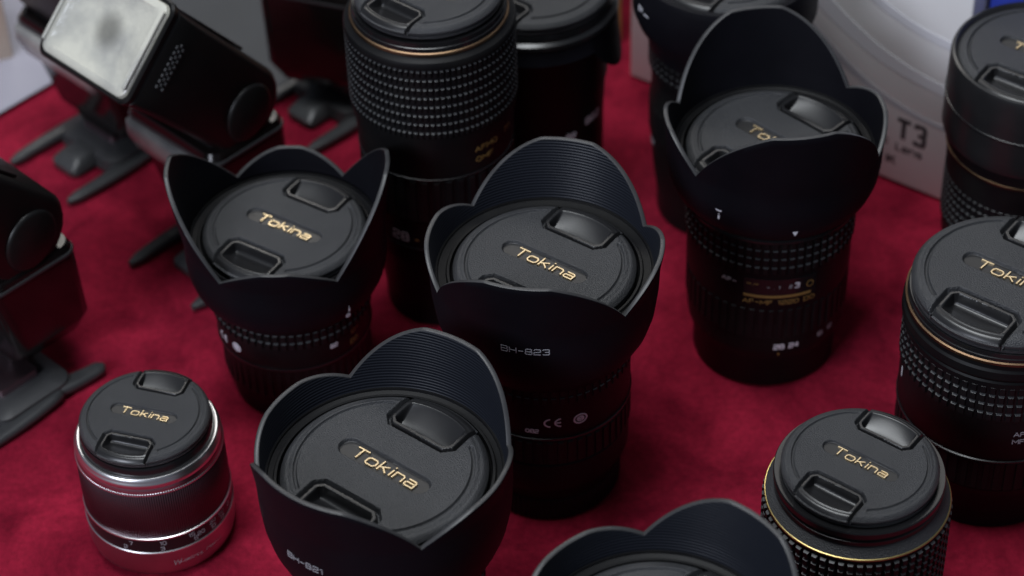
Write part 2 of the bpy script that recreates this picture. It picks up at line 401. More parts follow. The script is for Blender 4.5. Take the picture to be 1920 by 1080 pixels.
def make_cap(parent, z, R, ang, txt='Tokina', bright=False):
    if not CAP:
        o = _b.build('lens_cap', 'cap', smooth=50); CAP['b'] = o.data
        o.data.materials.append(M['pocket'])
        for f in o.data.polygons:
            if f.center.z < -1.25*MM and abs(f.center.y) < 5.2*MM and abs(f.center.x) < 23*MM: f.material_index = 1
        a = _c1.build('pinch_clip', 'clip', smooth=50); CAP['c1'] = a.data
        b = _c2.build('pinch_clip', 'clip', smooth=50); CAP['c2'] = b.data
        t = lettering('gold_lettering', txt, 5.3, 1.0, .7, flat(0.2, 0, -1.48), 'gold', None, sp=.30, slant=.10, wid=1.04); CAP['t'] = t.data
        obs = [o, a, b, t]
    else:
        obs = [bpy.data.objects.new(n, CAP[k]) for n, k in (('lens_cap', 'b'), ('pinch_clip', 'c1'), ('pinch_clip', 'c2'), ('gold_lettering', 't'))]
        for q in obs: scene.collection.objects.link(q)
    cap = obs[0]; cap.parent = parent; cap.location = (0, 0, z*MM); cap.scale = (R/RC,)*3
    cap.rotation_euler = (0, 0, math.radians(ang))
    for q in obs[1:]: q.parent = cap
    return cap

# ------------------------------------------------------------------ lens pieces
def lathe_part(name, prof, m, parent, n=160, smooth=32, rmod=None):
    mb = MB(); mb.lathe(prof, n, rmod); return mb.build(name, m, parent, smooth)
def grip(name, R, z0, z1, rows, cols, parent, m='rubber', h=.9, duty=.72, vd=.86, ridge=False):
    mb = MB(); mb.lathe([(R-1.5, z0), (R, z0+.2), (R, z1-.2), (R-1.5, z1)], 160)
    dz = (z1-z0)/rows
    for i in range(rows):
        za = z0+dz*(i+.5-vd/2); zb = z0+dz*(i+.5+vd/2)
        for j in range(cols):
            a = 2*math.pi*j/cols; hw = math.pi/cols*duty; sl = hw*.72
            vs = []
            for (q, zz, w_) in ((R-.2, za, hw), (R-.2, zb, hw), (R+h, za+.3, sl), (R+h, zb-.6, sl)):
                for s_ in (-1, 1): vs.append((q*math.cos(a+s_*w_), q*math.sin(a+s_*w_), zz))
            mb.add(vs, [(0, 1, 5, 4), (4, 5, 7, 6), (2, 6, 7, 3), (0, 4, 6, 2), (1, 3, 7, 5)])
    nb = 160*3
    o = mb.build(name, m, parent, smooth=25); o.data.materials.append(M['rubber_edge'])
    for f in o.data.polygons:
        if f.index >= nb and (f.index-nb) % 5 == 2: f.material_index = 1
    return o
def ribbed(name, R, z0, z1, cols, parent, h=1.0, m='rubber', duty=.62):
    n = cols*6
    def rm(a):
        t = (a*cols/(2*math.pi)) % 1
        return h*(1 if t < duty else 0)
    mb = MB(); mb.lathe([(R-.6, z0), (R, z0+.3)], n); 
    mb.lathe([(R, z0+.3), (R, z0+1.0), (R, z1-1.0), (R, z1-.3)], n, None)
    mb.v = mb.v
    mb2 = MB(); mb2.lathe([(R-.3, z0+.2), (R-.02, z0+.6), (R-.02, z1-.6), (R-.3, z1-.2)], n)
    for j in range(cols):
        a = 2*math.pi*j/cols; hw = math.pi/cols*duty; sl = hw*.8; vs = []
        for (q, zz, w_) in ((R-.3, z0+.4, hw), (R-.3, z1-.4, hw), (R+h*.8, z0+1.2, sl), (R+h*.8, z1-1.2, sl)):
            for s_ in (-1, 1): vs.append((q*math.cos(a+s_*w_), q*math.sin(a+s_*w_), zz))
        mb2.add(vs, [(0, 1, 5, 4), (4, 5, 7, 6), (2, 6, 7, 3), (0, 4, 6, 2), (1, 3, 7, 5)])
    return mb2.build(name, m, parent, smooth=25)

def make_hood(parent, zn, Rn, k, th, H, p, prof, zcap, ridges=True, thick=2.1):
    """petal hood. rim: notch height zn, four petals between the notch angles th with heights H.
       prof: outer silhouette below the rim [(r, z)] from the bottom up, joined to the cone at zn."""
    def rimz(a):
        a = math.degrees(a) % 360
        for i in range(4):
            t0 = th[i]; t1 = th[(i+1) % 4] + (360 if i == 3 else 0)
            for s_ in (0, 360, -360):
                if t0 <= a+s_ <= t1:
                    u = (a+s_-(t0+t1)/2)/((t1-t0)/2)
                    return zn + H[i]*min(1.07*(1-abs(u)**p[i]), 1-.04*u*u)
        return zn
    def rout(z):
        if z >= zn: return Rn+k*(z-zn)
        pts = prof + [(Rn, zn)]
        for (r0, z0), (r1, z1) in zip(pts, pts[1:]):
            if z0 <= z <= z1:
                t = (z-z0)/(z1-z0 or 1); return r0+(r1-r0)*t
        return pts[0][0]
    angs = sorted(set([round(2*math.pi*i/288, 5) for i in range(288)] + [round(math.radians(t % 360), 5) for t in th]))
    n = len(angs); zs_low = [z for _, z in prof] + [zn-2]
    rows = []
    # outer wall, bottom up
    for (r, z) in prof: rows.append([(r*math.cos(a), r*math.sin(a), z) for a in angs])
    K = 14
    for i in range(1, K+1):
        row = []
        for a in angs:
            zr = rimz(a)-.5; zb = prof[-1][1]; z = zb+(zr-zb)*i/K; q = rout(z)
            row.append((q*math.cos(a), q*math.sin(a), z))
        rows.append(row)
    nout = len(rows)
    for dr, dz in ((-.15, .32), (-.6, .5), (-thick+.6, .5), (-thick+.15, .32), (-thick, 0)):
        row = []
        for a in angs:
            zr = rimz(a)-.5; q = rout(zr)+dr; row.append((q*math.cos(a), q*math.sin(a), zr+dz))
        rows.append(row)
    # inner wall down to the ledge beside the cap
    zl = zcap-3.5
    inner0 = len(rows)-1; KI = 16
    for i in range(1, KI+1):
        row = []
        for a in angs:
            zr = rimz(a)-.5; z = zr+(zl-zr)*i/KI
            f_ = rout(z)-thick if z > zn-6 else None
            ri = max((Rn-thick)-max(0, zn-z)*.16 if z < zn else Rn+k*(z-zn)-thick, 0)
            row.append((ri*math.cos(a), ri*math.sin(a), z))
        rows.append(row)
    def tomesh(rws, name, m, par):
        mb = MB(); vs = [q for r_ in rws for q in r_]; fs = []
        for i in range(len(rws)-1):
            for j in range(n):
                fs.append((i*n+j, i*n+(j+1) % n, (i+1)*n+(j+1) % n, (i+1)*n+j))
        mb.add(vs, fs); return mb.build(name, m, par, smooth=38)
    hood = tomesh(rows[:inner0+1], 'lens_hood', 'hood', parent)
    hood.data.materials.append(M['hood_edge'])
    for f in hood.data.polygons:
        if f.index >= (nout)*n: f.material_index = 1
    tomesh(rows[inner0:], 'ridged_lining', 'ridged' if ridges else 'hood', hood)
    rl = (Rn-thick)-(zn-zl)*.16
    return hood, rl, zl, rimz

def front_ledge(parent, rl, zl, Rcap):
    lathe_part('front_ledge', [(rl+.3, zl+.1), (rl-.8, zl+.25), (rl-1.1, zl-.6), (Rcap+3.2, zl-1.2), (Rcap+2.6, zl-.2), (Rcap+1.6, zl-.3), (Rcap+1.2, zl-3), (Rcap-1, zl-5)], 'barrel', parent, 200, 30)

GH = 'camera lenses with petal hoods'; GL = 'camera lenses without hoods'
def lens(name, xy, label, cat, group):
    o = empty(name, (xy[0], xy[1], 0)); tag(o, label, cat, group); return o

# ---- 1. centre lens, BH-823
L = lens('camera_lens', (14.1, -123.4), 'black lens with a four-petal hood and round CE mark, standing centrally among the lenses', 'camera lens', GH)
_, rl, zl, _ = make_hood(L, 126.7, 49.2, .16, [24.4, 128.7, 202.2, 310.8], [24.5, 9.4, 30.8, 10.7], [1.9, 2.2, 2.04, 2.05],
    [(37.9, 84.6), (38.3, 85.6), (39.4, 87.2), (42.6, 91), (45.2, 96), (47.2, 103), (48.6, 114)], 125.6)
front_ledge(L, rl, zl, 38.9)
make_cap(L, 125.6, 38.9, -36.6)
lettering('hood_lettering', 'BH-823', 2.9, .48, .08, wrap(48.95, -101.5, 119), 'grey_print', L, sp=.30, wid=1.25)
lathe_part('barrel', [(30.0, 6), (31.2, 7), (31.4, 12), (31.6, 16), (34.4, 21), (36.0, 24), (36.2, 33), (36.2, 38), (35.6, 38.6), (36.2, 54), (36.8, 55), (36.8, 74), (37.2, 76), (37.2, 90)], 'barrel', L)
ribbed('zoom_grip', 36.4, 39, 54, 52, L, .8)
lathe_part('glossy_line', [(36.4, 54.6), (37.3, 55.0), (37.3, 55.9), (36.4, 56.3)], 'shiny', L)
grip('focus_grip', 36.8, 76, 91.6, 3, 62, L)
lettering('mark', 'CE @', 4.6, .8, .06, wrap(36.9, -79, 65.5), 'white', L, sp=.32, wid=1.15)
lettering('mark', 'O82', 2.0, .5, .06, wrap(36.9, -102, 60.5), 'white', L, sp=.25)
lathe_part('rear_cap', [(0, 0), (31.8, 0), (32.2, 1), (32.2, 11), (31.6, 12)], 'barrel', L, 480, 32, rmod=lambda a: .3*math.sin(a*80))

# ---- 2. front centre lens, BH-821
F821 = dict(zn=115.8, Rn=50.9, k=.11, H=[7.4, 24.5, 9.5, 23.4], p=[2.4, 2.8, 2.4, 2.1])
TH821 = [107.1, 182.5, 287.4, 366.2-.001]
PR821 = [(38.2, 66), (38.8, 66.8), (40.6, 68.8), (43.4, 72.5), (46.0, 77.5), (48.4, 84), (50.0, 92), (50.7, 102)]
def big_lens(xy, dz, rot, label):
    L = lens('camera_lens', xy, label, 'camera lens', GH)
    th = sorted([(t+rot) for t in TH821]); 
    base = min(th); th = [t for t in th]
    _, rl, zl, _ = make_hood(L, F821['zn']+dz, F821['Rn'], F821['k'], th, F821['H'], F821['p'], PR821, 112+dz)
    front_ledge(L, rl, zl, 41.3)
    make_cap(L, 112+dz, 41.3, -38.8+rot)
    lathe_part('barrel', [(31.0, 0), (32.2, .6), (33.4, 14), (36.0, 20), (36.2, 45), (37.2, 46), (37.2, 72)], 'barrel', L)
    ribbed('zoom_grip', 36.0, 12, 26, 52, L, .8)
    lathe_part('gold_line', [(36.2, 30.0), (37.0, 30.3), (37.0, 30.9), (36.2, 31.2)], 'gold_line', L)
    grip('focus_grip', 37.0, 44, 70, 5, 62, L)
    return L
L = big_lens((-52.9, -226.4), 0, 0, 'large black petal-hooded lens in sharp focus in front, right of the silver lens')
lettering('hood_lettering', 'BH-821', 2.8, .45, .1, wrap(50.9, -127.5, 101), 'grey_print', L, sp=.3, wid=1.2)
big_lens((48.3, -324.4), 4.6, -15.07, 'black petal-hooded lens cut off by the bottom edge, left of the gold-ringed lens')

# ---- 3. hooded lens on the right, gold distance window
L = lens('camera_lens', (120.2, -42), 'black petal-hooded lens with gold distance window and shaded cap, before white carton', 'camera lens', GH)
_, rl, zl, _ = make_hood(L, 127.3, 48.7, .13, [39.6, 151.6, 218.4, 333.9], [31.1, 12, 36.7, 9], [1.86, 1.98, 1.96, 1.7],
    [(41.0, 97.2), (41.8, 98.0), (43.0, 99.2), (45.4, 102.5), (47.4, 108), (48.4, 116)], 122, ridges=False)
front_ledge(L, rl, zl, 39.4)
make_cap(L, 122, 39.4, -46)
lettering('hood_mark', 'v', 2.6, .7, .08, wrap(47.3, -84, 106), 'white', L)
lettering('hood_mark', 'i', 3.0, .9, .08, wrap(47.9, -126, 111), 'white', L)
lettering('hood_mark', 'o', 3.0, .9, .08, wrap(48.2, -126, 116), 'white', L)
lathe_part('barrel', [(26, 0), (33.0, 0), (33.6, 1), (33.6, 17), (36.4, 22), (37.0, 26), (37.2, 34), (37.6, 53), (38.0, 55), (38.2, 73), (38.4, 94), (40.6, 95), (41.0, 96), (40.2, 98)], 'barrel', L)
lathe_part('glossy_line', [(40.4, 94.8), (41.7, 95.4), (41.7, 96.6), (40.2, 97.4)], 'shiny', L)
grip('focus_grip', 38.2, 74.5, 94.5, 4, 62, L)
ribbed('zoom_grip', 37.4, 34, 53, 54, L, .7)
mbw = MB()
def patch(mb, R, a0, a1, z0, z1, th=.5, n=24):
    vs = []; fs = []
    for i in range(n+1):
        a = math.radians(a0+(a1-a0)*i/n)
        for q, z in ((R, z0), (R+th, z0), (R+th, z1), (R, z1)): vs.append((q*math.cos(a), q*math.sin(a), z))
    for i in range(n):
        for k in range(4): fs.append((4*i+k, 4*i+4+k, 4*i+4+(k+1) % 4, 4*i+(k+1) % 4))
    fs += [(0, 1, 2, 3), (4*n, 4*n+1, 4*n+2, 4*n+3)]
    mb.add(vs, fs)
patch(mbw, 38.0, -113, -62, 60, 71.5)
wn = mbw.build('distance_window', 'shiny', L)
lettering('scale_print', '- . 1 . 2 3', 1.7, .35, .05, wrap(38.55, -86, 67), 'grey_print', wn, sp=.4)
lettering('scale_print', '3', 2.6, .7, .05, wrap(38.55, -76.5, 67.3), 'white', wn)
mbg = MB(); patch(mbg, 38.1, -113, -66, 60.6, 62.0, .5); mbg.build('gold_line', 'gold_print', wn)
lettering('gold_print', 'AF-MF 1220 DO', 2.3, .45, .05, wrap(38.35, -88, 57.6), 'gold_print', L, sp=.3, wid=1.3)
lettering('gold_print', '-.-', 1.8, .5, .05, wrap(38.6, -107, 68.5), 'gold_print', wn, sp=.3, wid=2)
lettering('gold_print', 'O', 3.4, .45, .05, wrap(38.6, -67, 66.5), 'gold_print', wn, sp=.3, wid=1.2)
lettering('mark', 'AF-', 2.0, .55, .05, wrap(38.4, -124, 67.5), 'grey_print', L, sp=.3, wid=1.5)
lettering('zoom_number', '28', 2.6, .7, .05, wrap(37.1, -86, 28.5), 'white', L, sp=.25)
lettering('zoom_number', '24', 2.6, .7, .05, wrap(37.1, -75, 28.5), 'white', L, sp=.25)
lettering('zoom_number', '16', 2.6, .6, .05, wrap(37.1, -53, 29.5), 'grey_print', L, sp=.25)
lettering('zoom_number', '12', 2.4, .6, .05, wrap(37.2, -43, 30), 'grey_print', L, sp=.25)
lettering('index_mark', 'l', 2.2, .8, .05, wrap(36.7, -86, 24.0), 'gold_print', L)
lettering('index_mark', '.', 2.2, 1.2, .05, wrap(37.1, -140, 28), 'red_print', L)

# ---- 4. hooded lens on the left
L = lens('camera_lens', (-102.4, -54.8), 'black lens with bright shining gold cap lettering and two pointed side hood petals', 'camera lens', GH)
_, rl, zl, _ = make_hood(L, 91.2, 45.9, .12, [54.5, 122.2, 233.7, 303.7], [10.3, 36.5, 12, 36.8], [1.65, 1.45, 1.7, 1.55],
    [(37.4, 58.5), (38.2, 59.4), (39.4, 61), (42.0, 64), (44.2, 68.5), (45.6, 74), (46.0, 80)], 92.7, ridges=False)
front_ledge(L, rl, min(zl, 88), 36.9)
make_cap(L, 92.7, 36.9, -33.4)
lathe_part('barrel', [(26, 0), (31.2, 0), (31.8, 1), (32.0, 8), (34.2, 12), (35.0, 34), (36.0, 36), (36.2, 47), (36.4, 64)], 'barrel', L)
lathe_part('glossy_line', [(35.0, 34.6), (36.3, 35.0), (36.3, 36.0), (35.2, 36.4)], 'shiny', L)
ribbed('zoom_grip', 34.4, 15, 34, 50, L, .7)
grip('focus_grip', 36.2, 48.5, 68, 4, 62, L)
lettering('mark', 'CE @', 3.8, .9, .06, wrap(36.3, -142, 42.5), 'white', L, sp=.35, wid=1.1)
lettering('mark', '62', 2.0, .6, .06, wrap(36.3, -56, 45), 'white', L, sp=.25)
lettering('gold_print', '.o-', 2.6, .6, .06, wrap(36.3, -36, 47), 'gold_print', L, sp=.25)
lettering('gold_print', 'DO', 2.6, .5, .06, wrap(36.3, -37, 41), 'gold_print', L, sp=.25)
lettering('hood_mark', 'i', 2.6, .8, .08, wrap(45.4, -50, 71.5), 'white', L)
lettering('hood_mark', 'o', 2.0, .8, .08, wrap(44.2, -50, 67.2), 'white', L)

# ---- 5. tall lens at the back
L = lens('camera_lens', (-33, 3.2), 'tall black lens with a broad square-studded rubber grip and copper ring under its cap', 'camera lens', GL)
make_cap(L, 181, 33.4, -40)
lathe_part('filter_ring', [(31, 173.5), (33.6, 173.6), (34.6, 173.8), (34.8, 171.5), (35.2, 171.3), (35.4, 169)], 'shiny', L, 200)
lathe_part('copper_line', [(35.2, 169.4), (36.1, 169.0), (36.3, 167.9), (35.9, 167.2)], 'copper_line', L, 200)
lathe_part('front_barrel', [(35.8, 167.6), (36.6, 166.6), (38.6, 165.8), (39.2, 164.6), (39.2, 162.6), (38.2, 161.8)], 'barrel', L, 200)
grip('focus_grip', 38.2, 123, 162.4, 8, 92, L, duty=.64, vd=.70)
lathe_part('barrel', [(38.2, 124), (38.2, 119), (37.0, 112), (36.4, 98.6), (35.6, 98)], 'barrel', L)
lathe_part('glossy_line', [(35.8, 98.4), (36.7, 98.0), (36.7, 97.4), (35.6, 97)], 'shiny', L)
ribbed('zoom_grip', 35.6, 71, 97, 40, L, 1.1)
lathe_part('rear_barrel', [(35.4, 70.8), (35.0, 66), (35.0, 54), (34.2, 53.2), (34.2, 44), (32.4, 40), (29.2, 13), (28.6, 12), (28.6, 0), (0, 0)], 'barrel', L)
lathe_part('glossy_line', [(34.9, 54.3), (35.2, 54), (35.2, 53.4), (34.2, 53)], 'shiny', L)
lettering('gold_print', 'AFMO', 2.6, .42, .06, wrap(37.2, -50, 111.5), 'gold_print', L, sp=.3, wid=1.3)
lettering('gold_print', 'OMF', 2.6, .42, .06, wrap(37.0, -52, 105.5), 'gold_print', L, sp=.3, wid=1.3)
lettering('gold_print', 'm', 3.8, .6, .06, wrap(37.3, -27, 113), 'gold_print', L, wid=1.2)
lettering('mark', '28', 4.6, .9, .06, wrap(35.1, -122, 60), 'grey_print', L, sp=.3)
lettering('mark', '-', 3.6, .9, .06, wrap(35.1, -108, 59.4), 'gold_print', L, sp=.3)
lettering('mark', '0', 5.0, 1.0, .06, wrap(35.1, -96, 59.6), 'grey_print', L, sp=.3)
lettering('mark', '/', 5, 1.2, .06, wrap(38.3, -178, 121), 'white', L)

# ---- 6. right lens with AF / MF
L = lens('camera_lens', (210.7, -133.2), 'black lens with copper ring and AF and MF marks on its barrel, right edge', 'camera lens', GL)
make_cap(L, 117.5, 41.2, -38.6)
lathe_part('filter_ring', [(38, 109.8), (40.6, 110.2), (41.6, 110.0), (41.8, 108.0), (42.2, 107.7), (42.3, 106)], 'shiny', L, 200)
lathe_part('copper_line', [(42.2, 106.2), (43.1, 105.9), (43.2, 104.8), (42.8, 104.2)], 'copper_line', L, 200)
lathe_part('front_barrel', [(42.7, 104.4), (42.9, 102.2), (43.8, 101.2), (44.0, 97.6), (42.8, 96.0), (42.4, 95), (43.0, 94.2), (43.0, 91)], 'barrel', L, 200)
grip('focus_grip', 42.2, 72, 92.5, 4, 68, L)
lathe_part('barrel', [(42.2, 72.5), (42.0, 69), (42.0, 48), (41.4, 47)], 'barrel', L)
lathe_part('glossy_line', [(41.4, 48), (42.4, 47.4), (42.4, 46.6), (41.2, 46)], 'shiny', L)
ribbed('zoom_grip', 41.0, 28, 46.4, 56, L, .9)
lathe_part('rear_barrel', [(40.8, 28), (40.0, 24), (38.6, 22), (36.4, 10), (36, 9), (36, 0), (0, 0)], 'barrel', L)
lettering('mark', 'AF -', 2.4, .45, .06, wrap(42.1, -84, 64), 'grey_print', L, sp=.25, wid=1.2)
lettering('mark', 'MF -', 2.4, .45, .06, wrap(42.1, -84, 59.6), 'grey_print', L, sp=.25, wid=1.2)
lettering('mark', 'l', 5.5, 1.3, .06, wrap(42.3, -176, 66), 'white', L)

# ---- 7. lens at the bottom right with the thin gold ring
L = lens('camera_lens', (136.6, -222.7), 'black lens with a thin bright gold ring on its sloping shoulder, lower right corner', 'camera lens', GL)
make_cap(L, 101.5, 31.5, -38.8)
lathe_part('filter_ring', [(28, 95.2), (32.0, 95.6), (34.0, 95.6), (34.4, 95), (34.4, 92.6), (33.2, 92.2), (33.2, 90.6), (34.0, 90.2), (34.0, 88.2), (33.2, 87.6)], 'shiny', L, 200)
lathe_part('sloping_shoulder', [(32.8, 88.0), (34.4, 86.6), (36.2, 84.9), (37.2, 83.9)], 'cap', L, 200)
lathe_part('gold_line', [(37.1, 84.1), (37.45, 84.0), (37.7, 83.7), (37.7, 83.4), (37.4, 83.1)], 'gold_line', L, 220)
lathe_part('barrel', [(36.9, 82.8), (37.2, 81), (37.2, 20), (34, 16), (31, 12), (31, 0), (0, 0)], 'barrel', L)
grip('focus_grip', 37.2, 30, 81.5, 12, 64, L, h=1.1)

# ---- 8. small silver lens
L = lens('camera_lens', (-160, -150.6), 'small silver and black lens with a black cap and a distance scale ring, lower left', 'camera lens', GL)
make_cap(L, 71.0, 28.2, -18)
lathe_part('filter_ring', [(24, 65.4), (28.2, 65.4), (28.8, 64.0), (28.8, 61.5), (29.0, 60.6), (29.2, 59.6)], 'shiny', L, 200)
lathe_part('silver_rim', [(29.0, 60.9), (29.8, 61.2), (30.4, 61.1), (30.9, 60.6), (31.2, 59.8), (31.4, 59.2), (31.7, 58.8), (31.9, 58.0), (31.8, 56.8), (31.5, 56.0)], 'silver', L, 220)
lathe_part('silver_collar', [(31.3, 56.4), (31.7, 55.6), (32.0, 53.6)], 'silver_satin', L, 220)
lathe_part('milled_ring', [(31.8, 53.8), (32.3, 53.4), (32.3, 52.5), (31.9, 52.1)], 'silver', L, 1080, 180, rmod=lambda a: .16*math.sin(a*180))
lathe_part('focus_grip', [(31.6, 52.4), (32.1, 52.0), (32.3, 26.2), (32.0, 25.8)], 'dark_metal', L, 1200, 180, rmod=lambda a: .14*math.sin(a*200))
lathe_part('silver_line', [(32.0, 26.2), (32.7, 25.9), (32.8, 25.2), (32.4, 24.7)], 'silver', L, 220)
lathe_part('scale_ring', [(32.4, 25.0), (32.5, 17.2)], 'shiny', L, 220)
lathe_part('silver_line', [(32.4, 17.6), (32.9, 17.2), (32.9, 16.5), (32.6, 16.1)], 'silver', L, 220)
lathe_part('silver_base', [(32.6, 16.4), (32.7, 15.6), (32.6, 6), (31.8, 2.5), (30, .6), (27, 0), (0, 0)], 'silver_satin', L, 220)
for t_, a_, z_ in (('7', -106, 22.6), ('2', -111, 19.8), ('10', -81, 22.8), ('3', -82, 19.4), ('15', -58, 22.8), ('5', -55, 19.6), ('20', -50, 21.3), ('30', -38, 23), ('10', -37.5, 19.6), ('50', -27, 22.8), ('15', -26, 19.6), ('O', -15, 21.5)):
    lettering('scale_number', t_, 2.1, .34, .05, wrap(32.5, a_, z_), 'grey_print', L, sp=.25)
lettering('base_lettering', 'W', 3.2, .34, .05, wrap(32.6, -73, 9.5), 'grey_print', L, slant=.2, wid=1.1)
lettering('base_lettering', 'Laetnrs', 1.7, .25, .05, wrap(32.6, -61, 9.6), 'grey_print', L, sp=.25, slant=.2, wid=1.1)
lettering('base_lettering', 'Maerrt', 1.7, .25, .05, wrap(32.6, -40, 10), 'grey_print', L, sp=.25, slant=.2, wid=1.1)

# ---- 9. lens behind the tall one, hood fitted backwards
L = lens('camera_lens', (15.4, 70.2), 'black lens with broad grey cap and down-hanging hood petal, behind the tall studded lens', 'camera lens', GL)
make_cap(L, 136, 37.6, -40)
lathe_part('filter_ring', [(34, 129), (37.7, 129), (38.3, 127), (38.5, 125.6), (39.3, 125), (40.6, 124.4), (41.0, 122.4), (40.2, 121)], 'shiny', L, 200)
th_, vs = 0, []
mb = MB(); n = 192; rows = []
def drop(a):
    a = (a+math.pi) % (2*math.pi)-math.pi
    d1 = abs(a-math.radians(-8)); d2 = abs(abs(a-math.radians(-8))-math.pi)
    d = min(d1, d2)
    return 22*max(0, math.cos(min(math.pi/2, d*2.2)))**.8
for q, f_ in ((40.6, 0), (41.2, .5), (42.6, 1), (41.6, 1), (40.2, .5), (39.6, 0)):
    rows.append([(q*math.cos(2*math.pi*j/n), q*math.sin(2*math.pi*j/n), 122.5-(8+drop(2*math.pi*j/n))*f_) for j in range(n)])
vs = [p for r_ in rows for p in r_]; fs = []
for i in range(len(rows)):
    i2 = (i+1) % len(rows)
    for j in range(n): fs.append((i*n+j, i*n+(j+1) % n, i2*n+(j+1) % n, i2*n+j))
mb.add(vs, fs); mb.build('reversed_hood', 'hood', L)
lathe_part('barrel', [(39.4, 121.5), (38.5, 112), (36.4, 104), (35.6, 84), (34.6, 80), (33.6, 60), (33, 10), (32, 0), (0, 0)], 'barrel', L)
lettering('mark', '862', 3.6, .9, .06, wrap(34.8, -38, 68), 'white', L, sp=.35)
lettering('mark', '82', 2.8, .9, .06, wrap(34.6, -62, 63), 'white', L, sp=.3)
lettering('mark', 'Mercm', 2.2, .5, .06, wrap(34.4, -92, 62), 'grey_print', L, sp=.3)

# ---- 10. lens behind the hooded one on the right
L = lens('camera_lens', (107.2, 62.4), 'black lens flaring wide at its top, half hidden behind the lens with gold distance window', 'camera lens', GL)
make_cap(L, 147, 38.6, -40)
lathe_part('lens_hood', [(37.5, 141.8), (39, 142), (39.6, 144), (41.2, 146.6), (43.4, 146.2), (44.4, 143), (44.4, 124), (42.0, 117), (38.4, 111), (36.6, 104)], 'hood', L, 200)
lettering('hood_mark', 'F-', 3.4, .6, .08, wrap(44.5, -156, 132), 'white', L, sp=.3, wid=2)
lathe_part('barrel', [(36.4, 106), (36.0, 92), (34.8, 88), (34.8, 74), (35.4, 72), (35.8, 52), (35.0, 48), (33, 24), (31, 10), (31, 0), (0, 0)], 'barrel', L)
ribbed('zoom_grip', 35.2, 54, 70, 50, L, .8)
grip('focus_grip', 35.6, 91, 103, 3, 60, L)
lettering('mark', '82', 3, .6, .06, wrap(34.9, -170, 46), 'grey_print', L, sp=.3)

# ---- 11. lens at the top right with the deep slip-on cap
L = lens('camera_lens', (247, -1), 'black lens under a deep smooth cylindrical slip-on cap, in the top right corner', 'camera lens', GL)
make_cap(L, 134.2, 39.0, -38)
lathe_part('cap_sleeve', [(35.0, 131.2), (37.8, 131.4), (38.8, 133.6), (39.8, 134.6), (41.0, 134.2), (41.6, 132.6), (41.9, 118), (42.1, 100), (42.2, 94.6), (41.6, 92.6), (40, 92)], 'clip', L, 220)
lathe_part('sleeve_groove', [(41.6, 112.6), (42.3, 112.3), (42.3, 111.6), (41.6, 111.3)], 'shiny', L, 220)
lathe_part('barrel', [(39.6, 92.6), (39.4, 86), (38.8, 84), (38.4, 80)], 'barrel', L)
lathe_part('gold_line', [(38.6, 84.8), (39.3, 84.4), (39.3, 83.4), (38.6, 83)], 'copper_line', L, 220)
lathe_part('rear_barrel', [(38.5, 81), (37.6, 64), (36.6, 30), (35, 20), (33, 8), (33, 0), (0, 0)], 'barrel', L)
grip('focus_grip', 37.2, 40, 68, 6, 70, L)

# ------------------------------------------------------------------ flashes (all face the same way)
def loft_box(mb, secs, n=8):
    """secs: list of (z, x0, x1, y0, y1, corner radius)"""
    rows = []
    for z, x0, x1, y0, y1, r in secs:
        row = []
        for cx, cy, a0 in ((x1-r, y1-r, 0), (x0+r, y1-r, 90), (x0+r, y0+r, 180), (x1-r, y0+r, 270)):
            for i in range(n+1):
                a = math.radians(a0+90*i/n); row.append((cx+r*math.cos(a), cy+r*math.sin(a), z))
        rows.append(row)
    k = len(rows[0]); vs = [p for r_ in rows for p in r_]; fs = []
    for i in range(len(rows)-1):
        for j in range(k): fs.append((i*k+j, i*k+(j+1) % k, (i+1)*k+(j+1) % k, (i+1)*k+j))
    fs.append(tuple(range(k))); fs.append(tuple((len(rows)-1)*k+j for j in range(k)))
    mb.add(vs, fs)
def prong(mb, pts, w0, w1, h):
    """flat tapered foot along pts [(x,y)], half widths w0..w1"""
    n = len(pts); vs = []; fs = []; K = 10
    for i, (x, y) in enumerate(pts):
        p0 = pts[max(0, i-1)]; p1 = pts[min(n-1, i+1)]
        dx, dy = p1[0]-p0[0], p1[1]-p0[1]; l = math.hypot(dx, dy); nx, ny = -dy/l, dx/l
        w_ = w0+(w1-w0)*i/(n-1); end = 1
        if i in (0, n-1): end = .45
        for k in range(K):
            a = 2*math.pi*k/K
            u = math.copysign(abs(math.cos(a))**.6, math.cos(a))*w_*end
            v = math.copysign(abs(math.sin(a))**.6, math.sin(a))*h/2*(.6+.4*end)*(1-.25*i/(n-1))
            vs.append((x+nx*u, y+ny*u, max(0.15, h/2*(1-.25*i/(n-1))+v)))
    for i in range(n-1):
        for k in range(K): fs.append((i*K+k, i*K+(k+1) % K, (i+1)*K+(k+1) % K, (i+1)*K+k))
    fs.append(tuple(range(K))); fs.append(tuple((n-1)*K+k for k in range(K)))
    mb.add(vs, fs)
def curve_pts(p, n=14):   # quadratic-ish smooth through 3 control points
    (x0, y0), (x1, y1), (x2, y2) = p
    return [((1-t)**2*x0+2*t*(1-t)*x1+t*t*x2, (1-t)**2*y0+2*t*(1-t)*y1+t*t*y2) for t in [i/(n-1) for i in range(n)]]

